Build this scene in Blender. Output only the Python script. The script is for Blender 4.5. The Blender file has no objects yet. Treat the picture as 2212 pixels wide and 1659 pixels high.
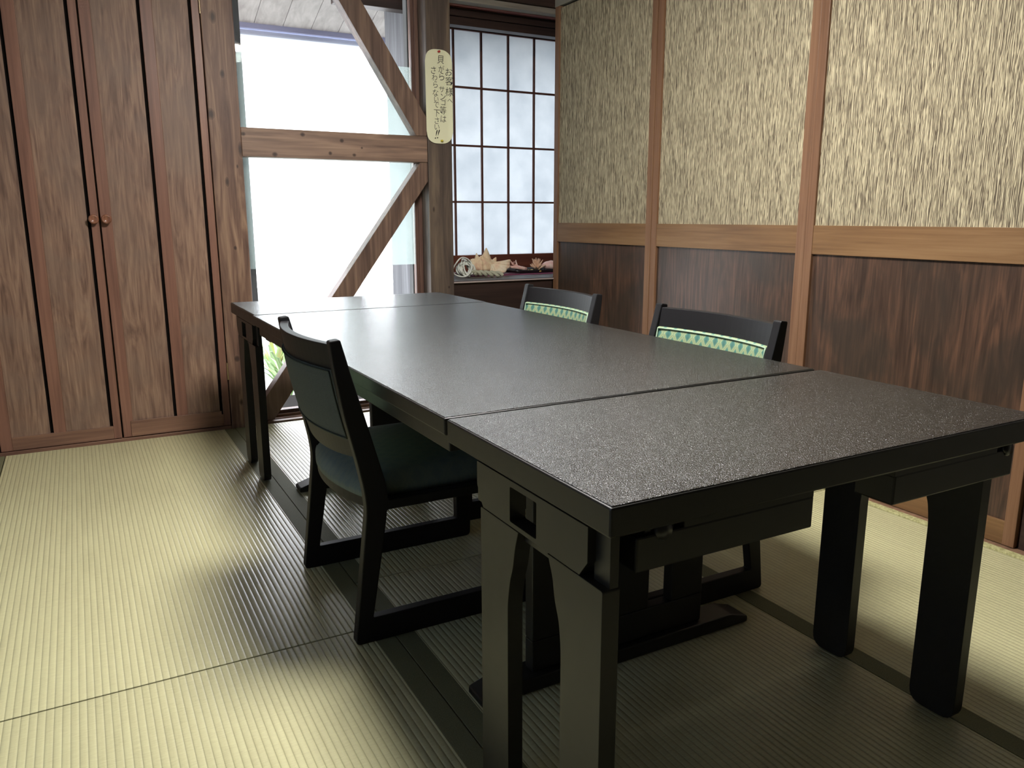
import bpy, bmesh, math, random
from mathutils import Vector, Matrix
random.seed(7)
S = bpy.context.scene
COL = S.collection
PI = math.pi
# ------------------------------------------------------------------ camera
CAM_Z = 1.0
FPX, FW, FH = 1699.89, 2212.0, 1659.0
def _cam():
    c = (FW/2, FH/2)
    X = Vector((4289-c[0], 465-c[1], FPX)).normalized()
    Y = Vector((157-c[0], 470-c[1], FPX)).normalized()
    Z = X.cross(Y).normalized()
    Y = Z.cross(X)
    return X, Y, Z
_X, _Y, _Z = _cam()          # world axes in camera space (x right, y down, z forward)
right = Vector((_X[0], _Y[0], _Z[0])); down = Vector((_X[1], _Y[1], _Z[1])); fwd = Vector((_X[2], _Y[2], _Z[2]))
cd = bpy.data.cameras.new('camera'); cam = bpy.data.objects.new('camera', cd); COL.objects.link(cam)
cd.sensor_width = 36; cd.lens = FPX/FW*36; cd.clip_start = 0.02
M = Matrix.Identity(4)
for i in range(3):
    M[i][0] = right[i]; M[i][1] = -down[i]; M[i][2] = -fwd[i]
M[2][3] = CAM_Z
cam.matrix_world = M
S.camera = cam
def on_y(px, py, y):
    d = right*(px-FW/2) + down*(py-FH/2) + fwd*FPX
    return d*(y/d.y) + Vector((0, 0, CAM_Z))
# ------------------------------------------------------------------ light
LAMP_W = 47.0      # emission of the ceiling lamp diffuser
SKY = 3.9
S.view_settings.view_transform = 'Standard'; S.view_settings.look = 'None'
S.view_settings.exposure = 1.2; S.view_settings.gamma = 1; S.view_settings.use_curve_mapping = False
w = bpy.data.worlds.new('sky'); S.world = w; w.use_nodes = True
bg = w.node_tree.nodes['Background']; bg.inputs[0].default_value = (0.965, 0.97, 1.0, 1); bg.inputs[1].default_value = SKY
def portal(name, loc, sx, sz):
    l = bpy.data.lights.new(name, 'AREA'); l.shape = 'RECTANGLE'; l.size = sx; l.size_y = sz
    l.cycles.is_portal = True
    o = bpy.data.objects.new(name, l); COL.objects.link(o); o.location = loc; o.rotation_euler = (-PI/2, 0, 0)
portal('window_portal', (1.2, 4.16, 1.05), 1.1, 2.2)
def side_portal():
    l = bpy.data.lights.new('side_portal', 'AREA'); l.shape = 'RECTANGLE'; l.size = 1.6; l.size_y = 2.2; l.cycles.is_portal = True
    o = bpy.data.objects.new('side_portal', l); COL.objects.link(o); o.location = (-2.0, 1.2, 1.3); o.rotation_euler = (0, -PI/2, 0)
side_portal()
portal('shoji_portal', (2.4, 4.72, 1.4), 1.3, 1.6)
# ------------------------------------------------------------------ materials
def srgb(c):
    return tuple(((v/255)/12.92 if v/255 <= .04045 else ((v/255+.055)/1.055)**2.4) for v in c) + (1,)
class NT:
    def __init__(s, name):
        s.m = bpy.data.materials.new(name); s.m.use_nodes = True; s.t = s.m.node_tree
        s.b = s.t.nodes['Principled BSDF']; s.out = s.t.nodes['Material Output']
    def n(s, typ, **k):
        nd = s.t.nodes.new(typ)
        for a, v in k.items(): setattr(nd, a, v)
        return nd
    def l(s, a, b): s.t.links.new(a, b)
    def coord(s, scale=(1,1,1), loc=(0,0,0), rot=(0,0,0)):
        tc = s.n('ShaderNodeTexCoord'); mp = s.n('ShaderNodeMapping')
        mp.inputs['Scale'].default_value = scale; mp.inputs['Location'].default_value = loc; mp.inputs['Rotation'].default_value = rot
        s.l(tc.outputs['Object'], mp.inputs[0]); return mp.outputs[0]
    def noise(s, vec, scale=1, detail=4, rough=.5, dist=0):
        nd = s.n('ShaderNodeTexNoise'); nd.inputs['Scale'].default_value = scale; nd.inputs['Detail'].default_value = detail
        nd.inputs['Roughness'].default_value = rough; nd.inputs['Distortion'].default_value = dist
        s.l(vec, nd.inputs['Vector']); return nd.outputs['Fac']
    def ramp(s, fac, stops, interp='LINEAR'):
        r = s.n('ShaderNodeValToRGB'); r.color_ramp.interpolation = interp
        el = r.color_ramp.elements
        while len(el) < len(stops): el.new(.5)
        for e, (p, c) in zip(el, stops):
            e.position = p; e.color = srgb(c) if len(c) == 3 else c
        s.l(fac, r.inputs[0]); return r.outputs[0]
    def math(s, op, a, b=None, clamp=False):
        m = s.n('ShaderNodeMath', operation=op); m.use_clamp = clamp
        for i, v in enumerate((a, b)):
            if v is None: continue
            if isinstance(v, (int, float)): m.inputs[i].default_value = v
            else: s.l(v, m.inputs[i])
        return m.outputs[0]
    def mix(s, fac, a, b, mode='MIX'):
        m = s.n('ShaderNodeMix', data_type='RGBA', blend_type=mode)
        for i, v in ((0, fac), (6, a), (7, b)):
            if isinstance(v, (int, float)): m.inputs[i].default_value = v
            elif isinstance(v, tuple): m.inputs[i].default_value = srgb(v) if len(v) == 3 else v
            else: s.l(v, m.inputs[i])
        return m.outputs[2]
    def sep(s, vec):
        x = s.n('ShaderNodeSeparateXYZ'); s.l(vec, x.inputs[0]); return x.outputs
    def bump(s, h, strength=.3, dist=.002, normal=None):
        b = s.n('ShaderNodeBump'); b.inputs['Strength'].default_value = strength; b.inputs['Distance'].default_value = dist
        s.l(h, b.inputs['Height'])
        if normal is not None: s.l(normal, b.inputs['Normal'])
        return b.outputs[0]
    def set(s, color=None, rough=None, spec=None, normal=None, **k):
        for key, v in (('Base Color', color), ('Roughness', rough), ('Specular IOR Level', spec), ('Normal', normal)):
            if v is None: continue
            if isinstance(v, (int, float)): s.b.inputs[key].default_value = v
            elif isinstance(v, tuple): s.b.inputs[key].default_value = srgb(v) if len(v) == 3 else v
            else: s.l(v, s.b.inputs[key])
        for key, v in k.items(): s.b.inputs[key.replace('_', ' ')].default_value = v
        return s.m
def plain(name, c, rough=.5, spec=.5, **k):
    return NT(name).set(c, rough, spec, **k)
def wood(name, cols, axis='Z', grain=90, fig=9, rough=.45, patch=None, knots=None, bump=.15, seed=0, dist=1.2):
    """cols = dark, mid, light; axis = grain direction; knots = [(x,z,rx,rz)] in object coords (x means x or y)"""
    t = NT(name)
    k = {'X': 0, 'Y': 1, 'Z': 2}[axis]
    sc = [grain]*3; sc[k] = grain*.03
    s2 = [fig]*3; s2[k] = fig*.12
    g = t.noise(t.coord(tuple(sc), (seed, seed*2, seed*3)), 1, 5, .6, .6)
    f = t.noise(t.coord(tuple(s2), (seed*3, seed, seed)), 1, 3, .55, dist)
    v = t.math('ADD', t.math('MULTIPLY', g, .5), t.math('MULTIPLY', f, .6))
    c = t.ramp(v, [(.38, cols[0]), (.55, cols[1]), (.72, cols[2])])
    if patch:
        p = t.noise(t.coord((1,1,1), (seed+5,)*3), 3.2, 3, .55, .8)
        pf = t.ramp(p, [(.42, (0,0,0)), (.62, (255,255,255))])
        c = t.mix(pf, c, t.mix(.62, c, patch))
    if knots:
        co = t.sep(t.coord())
        for (kx, kz, rx, rz) in knots:
            u = t.math('DIVIDE', t.math('SUBTRACT', co[0], kx), rx)
            vv = t.math('DIVIDE', t.math('SUBTRACT', co[2], kz), rz)
            d = t.math('SQRT', t.math('ADD', t.math('MULTIPLY', u, u), t.math('MULTIPLY', vv, vv)))
            d = t.math('ADD', d, t.math('MULTIPLY', t.math('SUBTRACT', f, .5), .9))
            halo = t.ramp(d, [(.0, (0,0,0)), (.9, (0,0,0)), (1.3, (170,170,170)), (2.3, (0,0,0))])
            c = t.mix(halo, c, cols[2])
            dark = t.ramp(d, [(.35, (235,235,235)), (1.1, (0,0,0))])
            c = t.mix(dark, c, (48, 36, 32))
    t.set(c, rough, .35, t.bump(v, bump, .002))
    return t.m
def weave_fusuma():
    t = NT('streaked_wallpaper')
    w1 = t.noise(t.coord((9, 9, 9)), 1, 3, .6)
    co = t.sep(t.coord())
    ph = t.noise(t.coord((95, 95, 8)), 1, 2, .6)
    st = t.math('SINE', t.math('ADD', t.math('MULTIPLY', co[1], 2*PI/.0045), t.math('MULTIPLY', ph, 22.0)))
    a = t.noise(t.coord((330, 330, 9)), 1, 2, .6, .15)
    b = t.noise(t.coord((640, 640, 36), (3, 3, 3)), 1, 1, .5)
    v = t.math('ADD', t.math('MULTIPLY', st, .115), t.math('ADD', t.math('MULTIPLY', a, .7), t.math('MULTIPLY', b, .3)))
    c = t.ramp(v, [(.43, (94, 84, 70)), (.48, (120, 108, 90)), (.52, (184, 171, 140)), (.62, (206, 194, 162))])
    return t.set(c, .75, .2, t.bump(v, .55, .003))
def tatami():
    t = NT('tatami_rush')
    co = t.sep(t.coord())
    ph = t.math('FRACT', t.math('DIVIDE', co[0], .0149))
    d = t.math('ABSOLUTE', t.math('SUBTRACT', ph, .5))              # .5 at groove
    prof = t.math('SUBTRACT', 1.0, t.math('POWER', t.math('MULTIPLY', d, 2.0), 3.0))
    fine = t.noise(t.coord((60, 900, 60)), 1, 2, .5)
    big = t.noise(t.coord((1.1, 1.1, 1.1), (4, 1, 0)), 1, 2, .5)
    lane = t.noise(t.coord((67, 5, 1)), 1, 1, .5)
    base = t.ramp(t.math('ADD', t.math('MULTIPLY', fine, .45), t.math('ADD', t.math('MULTIPLY', big, .4), t.math('MULTIPLY', lane, .2))),
                  [(.35, (176, 172, 132)), (.5, (196, 191, 150)), (.68, (208, 205, 161))])
    g = t.ramp(d, [(.40, (0,0,0)), (.5, (255,255,255))])
    c = t.mix(t.math('MULTIPLY', g, .36), base, (96, 92, 58))
    nrm = t.bump(prof, .7, .002)
    nrm = t.bump(fine, .25, .0006, nrm)
    return t.set(c, .34, .6, nrm)
def table_top():
    t = NT('pebbled_black_laminate')
    n1 = t.noise(t.coord((480, 480, 480)), 1, 1.5, .5, .6)
    n2 = t.noise(t.coord((3, 3, 3)), 1, 2)
    c = t.ramp(n1, [(.35, (20, 20, 20)), (.7, (27, 27, 26))])
    r = t.math('ADD', .22, t.math('MULTIPLY', n2, .04))
    t.b.inputs['IOR'].default_value = 1.52
    return t.set(c, r, .85, t.bump(n1, 1.0, .0022))
def fabric(name, dark=False):
    t = NT(name)
    co = t.sep(t.coord())
    v3 = co[1]; v4 = co[2] if not dark else co[0]
    u = t.math('DIVIDE', v3, .0360); v = t.math('DIVIDE', v4, .052)
    a = t.math('ABSOLUTE', t.math('SUBTRACT', t.math('FRACT', t.math('ADD', u, v)), .5))
    b = t.math('ABSOLUTE', t.math('SUBTRACT', t.math('FRACT', t.math('SUBTRACT', u, v)), .5))
    m = t.math('MAXIMUM', a, b); mn = t.math('MINIMUM', a, b)
    tex = t.noise(t.coord((500, 900, 900)), 1, 2, .5)
    leaf = t.ramp(m, [(.33, (0,0,0)), (.37, (255,255,255)), (.455, (255,255,255)), (.49, (40,40,40))])
    teal = t.ramp(m, [(.05, (66, 104, 100)), (.22, (74, 116, 106)), (.30, (106, 140, 120))])
    c = t.mix(leaf, teal, (156, 164, 122))
    c = t.mix(t.ramp(tex, [(.4, (0,0,0)), (.65, (90,90,90))]), c, (112, 144, 126))
    if dark: c = t.mix(.92, c, (98, 108, 106))
    return t.set(c, .8, .2, t.bump(tex, .25, .001))
def plain_fabric():
    t = NT('plain_green_grey_fabric')
    tex = t.noise(t.coord((500, 500, 900)), 1, 2, .5)
    c = t.ramp(tex, [(.3, (72, 77, 73)), (.7, (90, 95, 90))])
    return t.set(c, .85, .15, t.bump(tex, .3, .001))
def glass():
    t = NT('window_glass')
    tr = t.n('ShaderNodeBsdfTransparent'); gl = t.n('ShaderNodeBsdfGlossy'); gl.inputs['Roughness'].default_value = .02
    tr.inputs[0].default_value = (.965, .97, .98, 1)
    mx = t.n('ShaderNodeMixShader'); fr = t.n('ShaderNodeFresnel'); fr.inputs[0].default_value = 1.3
    t.l(fr.outputs[0], mx.inputs[0]); t.l(tr.outputs[0], mx.inputs[1]); t.l(gl.outputs[0], mx.inputs[2]); t.l(mx.outputs[0], t.out.inputs[0])
    return t.m
def film():
    t = NT('frosted_film')
    tr = t.n('ShaderNodeBsdfTransparent'); tl = t.n('ShaderNodeBsdfTranslucent'); df = t.n('ShaderNodeBsdfDiffuse')
    tr.inputs[0].default_value = (.93, .97, .96, 1); tl.inputs[0].default_value = (.74, .84, .82, 1); df.inputs[0].default_value = (.7, .8, .78, 1)
    m1 = t.n('ShaderNodeMixShader'); m1.inputs[0].default_value = .2
    t.l(tl.outputs[0], m1.inputs[1]); t.l(df.outputs[0], m1.inputs[2])
    m2 = t.n('ShaderNodeMixShader'); m2.inputs[0].default_value = .28
    t.l(tr.outputs[0], m2.inputs[1]); t.l(m1.outputs[0], m2.inputs[2]); t.l(m2.outputs[0], t.out.inputs[0])
    return t.m
def paper():
    t = NT('shoji_paper')
    tl = t.n('ShaderNodeBsdfTranslucent'); df = t.n('ShaderNodeBsdfDiffuse')
    n = t.noise(t.coord((6, 6, 6)), 1, 4, .6)
    c = t.ramp(n, [(.3, (172, 177, 181)), (.7, (186, 190, 193))])
    t.l(c, tl.inputs[0]); df.inputs[0].default_value = (.33, .35, .37, 1)
    m1 = t.n('ShaderNodeMixShader'); m1.inputs[0].default_value = .2
    t.l(tl.outputs[0], m1.inputs[1]); t.l(df.outputs[0], m1.inputs[2]); t.l(m1.outputs[0], t.out.inputs[0])
    return t.m
def lampglow():
    t = NT('lamp_diffuser'); e = t.n('ShaderNodeEmission'); e.inputs[0].default_value = (1, .97, .92, 1); e.inputs[1].default_value = LAMP_W
    t.l(e.outputs[0], t.out.inputs[0]); return t.m
MT = {}
MT['door_panel'] = wood('closet_panel_wood', ((98,74,62), (132,103,86), (162,132,109)), 'Z', 130, 24, .5, patch=(126,104,90), seed=1, dist=2.2)
MT['door_frame'] = wood('closet_frame_wood', ((108,76,64), (132,94,78), (152,112,92)), 'Z', 70, 4, .42, seed=2, dist=.4)
MT['door_frame_h'] = wood('closet_rail_wood', ((112,82,68), (138,104,84), (158,122,98)), 'X', 70, 4, .42, seed=3, dist=.4)
PK = [(.63,1.865,.017,.034), (.652,1.63,.014,.022), (.592,1.455,.022,.030), (.708,1.305,.013,.042), (.64,1.16,.011,.028), (.655,.86,.009,.012), (.625,.335,.014,.017), (.63,.12,.012,.024), (.69,1.23,.006,.012), (.66,.56,.007,.014)]
MT['post'] = wood('knotty_post_wood', ((88,64,54), (118,90,74), (156,126,102)), 'Z', 60, 22, .5, knots=PK, seed=4, dist=1.6)
BK = [(.727,1.375,.014,.012), (.865,1.29,.016,.014), (1.00,1.385,.014,.012), (1.19,1.365,.013,.012), (1.29,1.335,.008,.008), (1.13,1.305,.012,.012), (1.25,1.30,.013,.011)]
MT['beam'] = wood('knotty_beam_wood', ((100,80,68), (134,108,92), (164,136,114)), 'X', 60, 18, .5, knots=BK, seed=5, dist=.8)
MT['brace'] = wood('brace_wood', ((76,58,50), (104,82,70), (134,108,90)), 'Z', 60, 12, .5, bump=.04, seed=6)
MT['dark_post'] = wood('dark_post_wood', ((64,54,50), (84,72,64), (114,98,82)), 'Z', 60, 16, .5, knots=[(1.665,1.04,.010,.022), (1.745,.63,.008,.01)], seed=7)
MT['sash'] = wood('sash_wood', ((70,50,44), (98,72,62), (124,96,80)), 'Z', 60, 5, .5, seed=8, dist=.4)
MT['sill'] = wood('sill_wood', ((104,78,60), (136,106,84), (160,128,102)), 'X', 60, 5, .45, seed=9, dist=.4)
MT['stile'] = wood('door_stile_wood', ((104,74,54), (124,90,66), (140,106,80)), 'Z', 80, 4, .45, seed=10, dist=.4)
MT['rail'] = wood('door_rail_wood', ((104,76,50), (126,94,62), (142,110,76)), 'Y', 80, 7, .45, seed=11, dist=.6)
MT['wainscot'] = wood('stained_panel_wood', ((54,41,34), (76,58,48), (104,76,60)), 'Z', 120, 14, .34, patch=(56,50,44), seed=12, dist=3)
MT['dark_wood'] = wood('dark_niche_wood', ((36,26,24), (52,38,34), (66,48,42)), 'X', 70, 6, .45, seed=13)
MT['red_wood'] = wood('red_brown_wood', ((82,44,34), (104,58,44), (124,72,54)), 'X', 60, 5, .45, seed=14, dist=.3)
MT['kumiko'] = plain('kumiko_wood', (96, 58, 46), .5)
MT['wallpaper'] = weave_fusuma()
MT['tatami'] = tatami()
t_ = NT('tatami_border_cloth'); n_ = t_.noise(t_.coord((400, 400, 400)), 1, 2); MT['border'] = t_.set(t_.ramp(n_, [(.3, (104, 104, 78)), (.7, (124, 122, 94))]), .7, .2, t_.bump(n_, .3, .001))
t_ = NT('woven_edge_strip'); n_ = t_.noise(t_.coord((110, 110, 110)), 1, 3, .6, .8); MT['edge'] = t_.set(t_.ramp(n_, [(.35, (150, 146, 100)), (.65, (200, 196, 146))]), .7, .2, t_.bump(n_, .6, .003))
MT['top'] = table_top()
t_ = NT('black_lacquered_wood'); n_ = t_.noise(t_.coord((40, 40, 40)), 1, 3); MT['lacquer'] = t_.set(t_.ramp(n_, [(.3, (28, 27, 25)), (.7, (33, 32, 29))]), t_.math('ADD', .38, t_.math('MULTIPLY', n_, .1)), .45)
MT['chair_wood'] = plain('black_chair_wood', (27, 26, 28), .5, .25)
MT['fabric'] = fabric('patterned_green_fabric'); MT['seat_fabric'] = fabric('patterned_seat_fabric', True)
MT['plain_fabric'] = plain_fabric(); MT['piping'] = plain('pale_green_piping', (154, 176, 152), .8, .2)
MT['piping_dark'] = plain('grey_green_piping', (62, 68, 63), .8, .2)
MT['plaster'] = plain('cream_plaster', (150, 146, 134), .9, .1)
MT['pink'] = plain('pink_plaster', (240, 168, 160), .9, .1)
MT['dark'] = plain('dark_gap', (16, 12, 10), .9, .1)
MT['metal'] = plain('dull_brass', (190, 170, 140), .3, .5, Metallic=1.0)
MT['chrome'] = plain('steel', (190, 195, 200), .25, .5, Metallic=1.0)
MT['knobm'] = plain('black_plastic_knob', (40, 40, 42), .3, .5)
MT['glass'] = glass(); MT['film'] = film(); MT['paper'] = paper(); MT['glow'] = lampglow()
t_ = NT('added_window_paper'); q_ = t_.n('ShaderNodeBsdfTranslucent'); q_.inputs[0].default_value = (.27, .31, .36, 1); t_.l(q_.outputs[0], t_.out.inputs[0]); MT['thin_paper'] = t_.m  # paper of the added left window, tuned for soft side light
# ------------------------------------------------------------------ mesh helpers
def link(name, me, mat, parent=None):
    o = bpy.data.objects.new(name, me); COL.objects.link(o)
    if mat is not None:
        me.materials.clear(); me.materials.append(mat if not isinstance(mat, str) else MT[mat])
    if parent is not None: o.parent = parent
    return o
def struct(o): o['kind'] = 'structure'; return o
def thing(name, label, cat, loc=(0,0,0), rz=0, group=None):
    o = bpy.data.objects.new(name, None); COL.objects.link(o); o.empty_display_size = .05
    o.location = loc; o.rotation_euler = (0, 0, rz); return tag(o, label, cat, group)
def tag(o, label, cat, group=None):
    o['label'] = label; o['category'] = cat
    if group: o['group'] = group
    return o
class MB:
    def __init__(s): s.bm = bmesh.new()
    def box(s, x0, x1, y0, y1, z0, z1):
        v = [s.bm.verts.new((x, y, z)) for x in (x0, x1) for y in (y0, y1) for z in (z0, z1)]
        for f in ((0,1,3,2), (4,6,7,5), (0,4,5,1), (2,3,7,6), (0,2,6,4), (1,5,7,3)):
            s.bm.faces.new([v[i] for i in f])
        return s
    def prism(s, pts, f0, f1):
        """pts 2D list; f0,f1 map a 2D point to 3D at both ends"""
        a = [s.bm.verts.new(f0(*p)) for p in pts]; b = [s.bm.verts.new(f1(*p)) for p in pts]
        n = len(pts)
        s.bm.faces.new(a[::-1]); s.bm.faces.new(b)
        for i in range(n): s.bm.faces.new((a[i], a[(i+1) % n], b[(i+1) % n], b[i]))
        return s
    def lathe(s, prof, c=(0,0,0), ax='Z', seg=24):
        rings = []
        for (r, h) in prof:
            ring = []
            for i in range(seg):
                a = 2*PI*i/seg; u, v = r*math.cos(a), r*math.sin(a)
                p = {'Z': (u, v, h), 'Y': (u, h, v), 'X': (h, u, v)}[ax]
                ring.append(s.bm.verts.new((c[0]+p[0], c[1]+p[1], c[2]+p[2])))
            rings.append(ring)
        for a, b in zip(rings, rings[1:]):
            for i in range(seg): s.bm.faces.new((a[i], a[(i+1) % seg], b[(i+1) % seg], b[i]))
        s.bm.faces.new(rings[0][::-1]); s.bm.faces.new(rings[-1])
        return s
    def tube(s, pts, r, seg=8, closed=False, rf=None):
        pts = [Vector(p) for p in pts]; n = len(pts); rings = []
        up = Vector((0, 0, 1))
        for i, p in enumerate(pts):
            a = pts[(i-1) % n] if (closed or i > 0) else p; b = pts[(i+1) % n] if (closed or i < n-1) else p
            t = (b-a).normalized()
            x = t.cross(up) if abs(t.dot(up)) < .95 else t.cross(Vector((1, 0, 0)))
            x.normalize(); y = t.cross(x)
            rr = r if rf is None else r*rf(i/(n-1))
            rings.append([s.bm.verts.new(p + (x*math.cos(2*PI*k/seg) + y*math.sin(2*PI*k/seg))*rr) for k in range(seg)])
        m = n if closed else n-1
        for i in range(m):
            a, b = rings[i], rings[(i+1) % n]
            for k in range(seg): s.bm.faces.new((a[k], a[(k+1) % seg], b[(k+1) % seg], b[k]))
        if not closed: s.bm.faces.new(rings[0][::-1]); s.bm.faces.new(rings[-1])
        return s
    def build(s, name, mat, parent=None, bevel=0, smooth=False, seg=2):
        bmesh.ops.recalc_face_normals(s.bm, faces=s.bm.faces)
        me = bpy.data.meshes.new(name); s.bm.to_mesh(me); s.bm.free()
        if smooth:
            for p in me.polygons: p.use_smooth = True
        o = link(name, me, mat, parent)
        if bevel:
            m = o.modifiers.new('bevel', 'BEVEL'); m.width = bevel; m.segments = seg; m.limit_method = 'ANGLE'; m.angle_limit = .6
        return o
def box(name, mat, parent, dims, bevel=.002):
    return MB().box(*dims).build(name, mat, parent, bevel)
def fillet(pts, rads, n=5):
    out = []; N = len(pts)
    for i in range(N):
        p = Vector(pts[i]); r = rads[i] if isinstance(rads, (list, tuple)) else rads
        if r <= 0: out.append(tuple(p)); continue
        a = (Vector(pts[i-1])-p); b = (Vector(pts[(i+1) % N])-p)
        d = min(r, a.length*.49, b.length*.49)
        a = p + a.normalized()*d; b = p + b.normalized()*d
        for k in range(n+1):
            t = k/n; q = a*(1-t)**2 + p*2*t*(1-t) + b*t**2
            out.append((q.x, q.y))
    return out
def profile(name, loops, mp, half, mat, parent, bevel=.002):
    """2D outline with holes, extruded by +-half, mapped to 3D by mp(u,v,w)"""
    c = bpy.data.curves.new(name, 'CURVE'); c.dimensions = '2D'; c.fill_mode = 'BOTH'
    c.extrude = half-bevel; c.bevel_depth = bevel; c.bevel_resolution = 1; c.offset = -bevel
    for lp in loops:
        sp = c.splines.new('POLY'); sp.points.add(len(lp)-1); sp.use_cyclic_u = True
        for q, p in zip(sp.points, lp): q.co = (p[0], p[1], 0, 1)
    o = bpy.data.objects.new(name, c); COL.objects.link(o)
    dg = bpy.context.evaluated_depsgraph_get()
    me = bpy.data.meshes.new_from_object(o.evaluated_get(dg))
    bpy.data.objects.remove(o); bpy.data.curves.remove(c)
    for v in me.vertices: v.co = mp(*v.co)
    bm = bmesh.new(); bm.from_mesh(me); bmesh.ops.remove_doubles(bm, verts=bm.verts, dist=1e-5); bmesh.ops.recalc_face_normals(bm, faces=bm.faces); bm.to_mesh(me); bm.free()
    for p in me.polygons: p.use_smooth = False
    return link(name, me, mat, parent)
def dup(root, **k):
    r = root.copy(); COL.objects.link(r)
    for ch in list(root.children):
        c = ch.copy(); COL.objects.link(c); c.parent = r
        for g in ch.children:
            d = g.copy(); COL.objects.link(d); d.parent = c
    return r
# ------------------------------------------------------------------ setting
XR, YB, ZC = 2.43, 3.91, 2.42
struct(box('floor', 'dark', None, (-2.0, 3.0, -1.9, 4.75, -.12, -.06), 0))
struct(box('ceiling', 'plaster', None, (-2.0, 2.5, -1.9, 4.0, ZC, ZC+.05), 0))
struct(MB().box(-1.95, -1.9, -1.9, .1, -.06, ZC).box(-1.95, -1.9, 2.3, 3.95, -.06, ZC).box(-1.95, -1.9, .1, 2.3, -.06, .5).box(-1.95, -1.9, .1, 2.3, 2.1, ZC).build('wall_left', 'plaster'))
w3 = struct(MB().box(-1.95, -1.9, .1, .14, .5, 2.1).box(-1.95, -1.9, 2.26, 2.3, .5, 2.1).box(-1.95, -1.9, 1.18, 1.22, .5, 2.1).build('added_window', 'red_wood', None, .002))  # unseen paper window, added to give soft daylight from the left
box('paper_pane', 'thin_paper', w3, (-1.932, -1.930, .14, 2.26, .5, 2.1), 0)
struct(box('wall_front', 'dark_wood', None, (-1.9, 2.5, -1.9, -1.85, -.06, ZC), 0))
struct(MB().box(-1.9, .58, 3.955, 4.0, -.06, ZC).build('wall_back', 'door_panel'))
struct(MB().box(2.45, 2.5, -1.85, 1.22, -.06, ZC).box(2.43, 2.49, 1.22, 3.96, 2.12, ZC).build('wall_right', 'plaster'))
# tatami mats
def mat_(x0, x1, y0, y1, label, bl=None, br=None):
    g = .0012
    th = thing('tatami_mat', label, 'tatami mat', ((x0+x1)/2, (y0+y1)/2, -.055), 0, 'straw mats covering the floor')
    cx, cy = (x0+x1)/2, (y0+y1)/2
    a = x0+g+(bl or 0); b = x1-g-(br or 0)
    box('rush_cover', 'tatami', th, (a-cx, b-cx, y0+g-cy, y1-g-cy, 0.001, .055), .0015)
    for (p, q) in (((x0+g, a),) if bl else ()) + (((b, x1-g),) if br else ()):
        box('cloth_border', 'border', th, (p-cx, q-cx, y0+g-cy, y1-g-cy, 0, .0548), .001)
    return th
mat_(-1.24, -.357, 1.745, 3.885, 'straw mat at the far left, only its dark cloth border in view', None, .05)
mat_(-.355, .59, 1.745, 3.885, 'big pale straw mat on the left in front of the closet doors', None, .048)
mat_(-.355, .59, -.40, 1.743, 'pale straw mat in the left foreground, nearest the camera', None, .048)
mat_(.59, 1.47, 2.0, 3.885, 'straw mat under the far half of the long table by the bright window', .048, None)
mat_(.59, 1.47, -.40, 1.998, 'shaded straw mat under the near half of the long table', .048, None)
mat_(1.47, 2.375, 1.90, 3.885, 'straw mat behind the two chairs at the panelled wall', .055, None)
mat_(1.47, 2.375, -.10, 1.898, 'pale straw mat on the right between near table legs and wall', .055, None)
e = box('floor_edging', 'edge', None, (2.378, 2.408, -.10, 3.885, -.055, .004), .004); struct(e); e.name = 'trim_1'
struct(box('trim_2', 'sill', None, (2.412, 2.49, 1.0, 3.95, -.055, .002), .002))
# closet doors (back wall, left)
def closet_door(name, x0, x1, battens, rail):
    z0, z1 = .012, 2.10
    d = box(name, 'dark', None, (x0+.001, x1-.001, YB+.012, YB+.035, z0, z1), 0); struct(d)
    sl, sr = x0+.04, x1-.045
    edges = [x0] + [b for b in battens] + [x1]
    # boards between battens, with a dark open groove on the left of each batten
    xs = x0+.045
    for b in battens + [sr+.012]:
        box('door_panel', 'door_panel', d, (xs, b-.013, YB+.004, YB+.013, z0+.05, z1-.05), .001)
        xs = b+.048
    for b in battens: box('door_batten', 'door_frame', d, (b, b+.048, YB-.001, YB+.014, z0+.05, z1-.05), .0015)
    box('door_stile', 'door_frame', d, (x0+.0015, x0+.045, YB-.002, YB+.014, z0, z1), .0015)
    box('door_stile', 'door_frame', d, (sr+.012, x1-.0015, YB-.002, YB+.014, z0, z1), .0015)
    box('door_rail', 'door_frame_h', d, (x0+.045, sr+.012, YB-.0015, YB+.014, z0, .07), .0015)
    box('door_rail', 'door_frame_h', d, (x0+.045, sr+.012, YB-.0015, YB+.014, z1-.08, z1), .0015)
    return d
dl = closet_door('door_4', -.373, .100, [-.168], None)
dr = closet_door('door_5', .104, .577, [.338], None)
box('kick_board', 'door_frame_h', dr, (.139, .536, YB-.007, YB-.0012, .014, .087), .0012)
for d, x in ((dl, .078), (dr, .127)):
    k = MB().lathe([(.009, 0), (.009, -.014), (.019, -.018), (.0205, -.026), (.017, -.031), (.013, -.0315), (.012, -.030), (.002, -.030)], (x, YB-.001, .993), 'Y').build('door_knob', 'door_frame', d, 0, True)
    k.data.materials.clear(); k.data.materials.append(wood('knob_wood', ((108,70,54), (134,90,70), (156,112,88)), 'Z', 60, 6, .25, seed=20))
for z in (.237, 1.872): MB().box(.5755, .5805, YB-.009, YB-.002, z, z+.083).lathe([(.004, z), (.004, z+.083)], (.578, YB-.008, 0)).build('door_hinge', 'metal', dr)
struct(box('trim_3', 'door_frame_h', None, (-.9, .577, YB-.006, 3.95, -.055, .009), .002))
struct(box('trim_4', 'door_frame_h', None, (-.9, .577, YB-.006, 3.95, 2.105, ZC), .002))
struct(box('trim_5', 'door_frame', None, (-.45, -.376, YB-.004, 3.95, .01, 2.105), .002))
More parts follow.
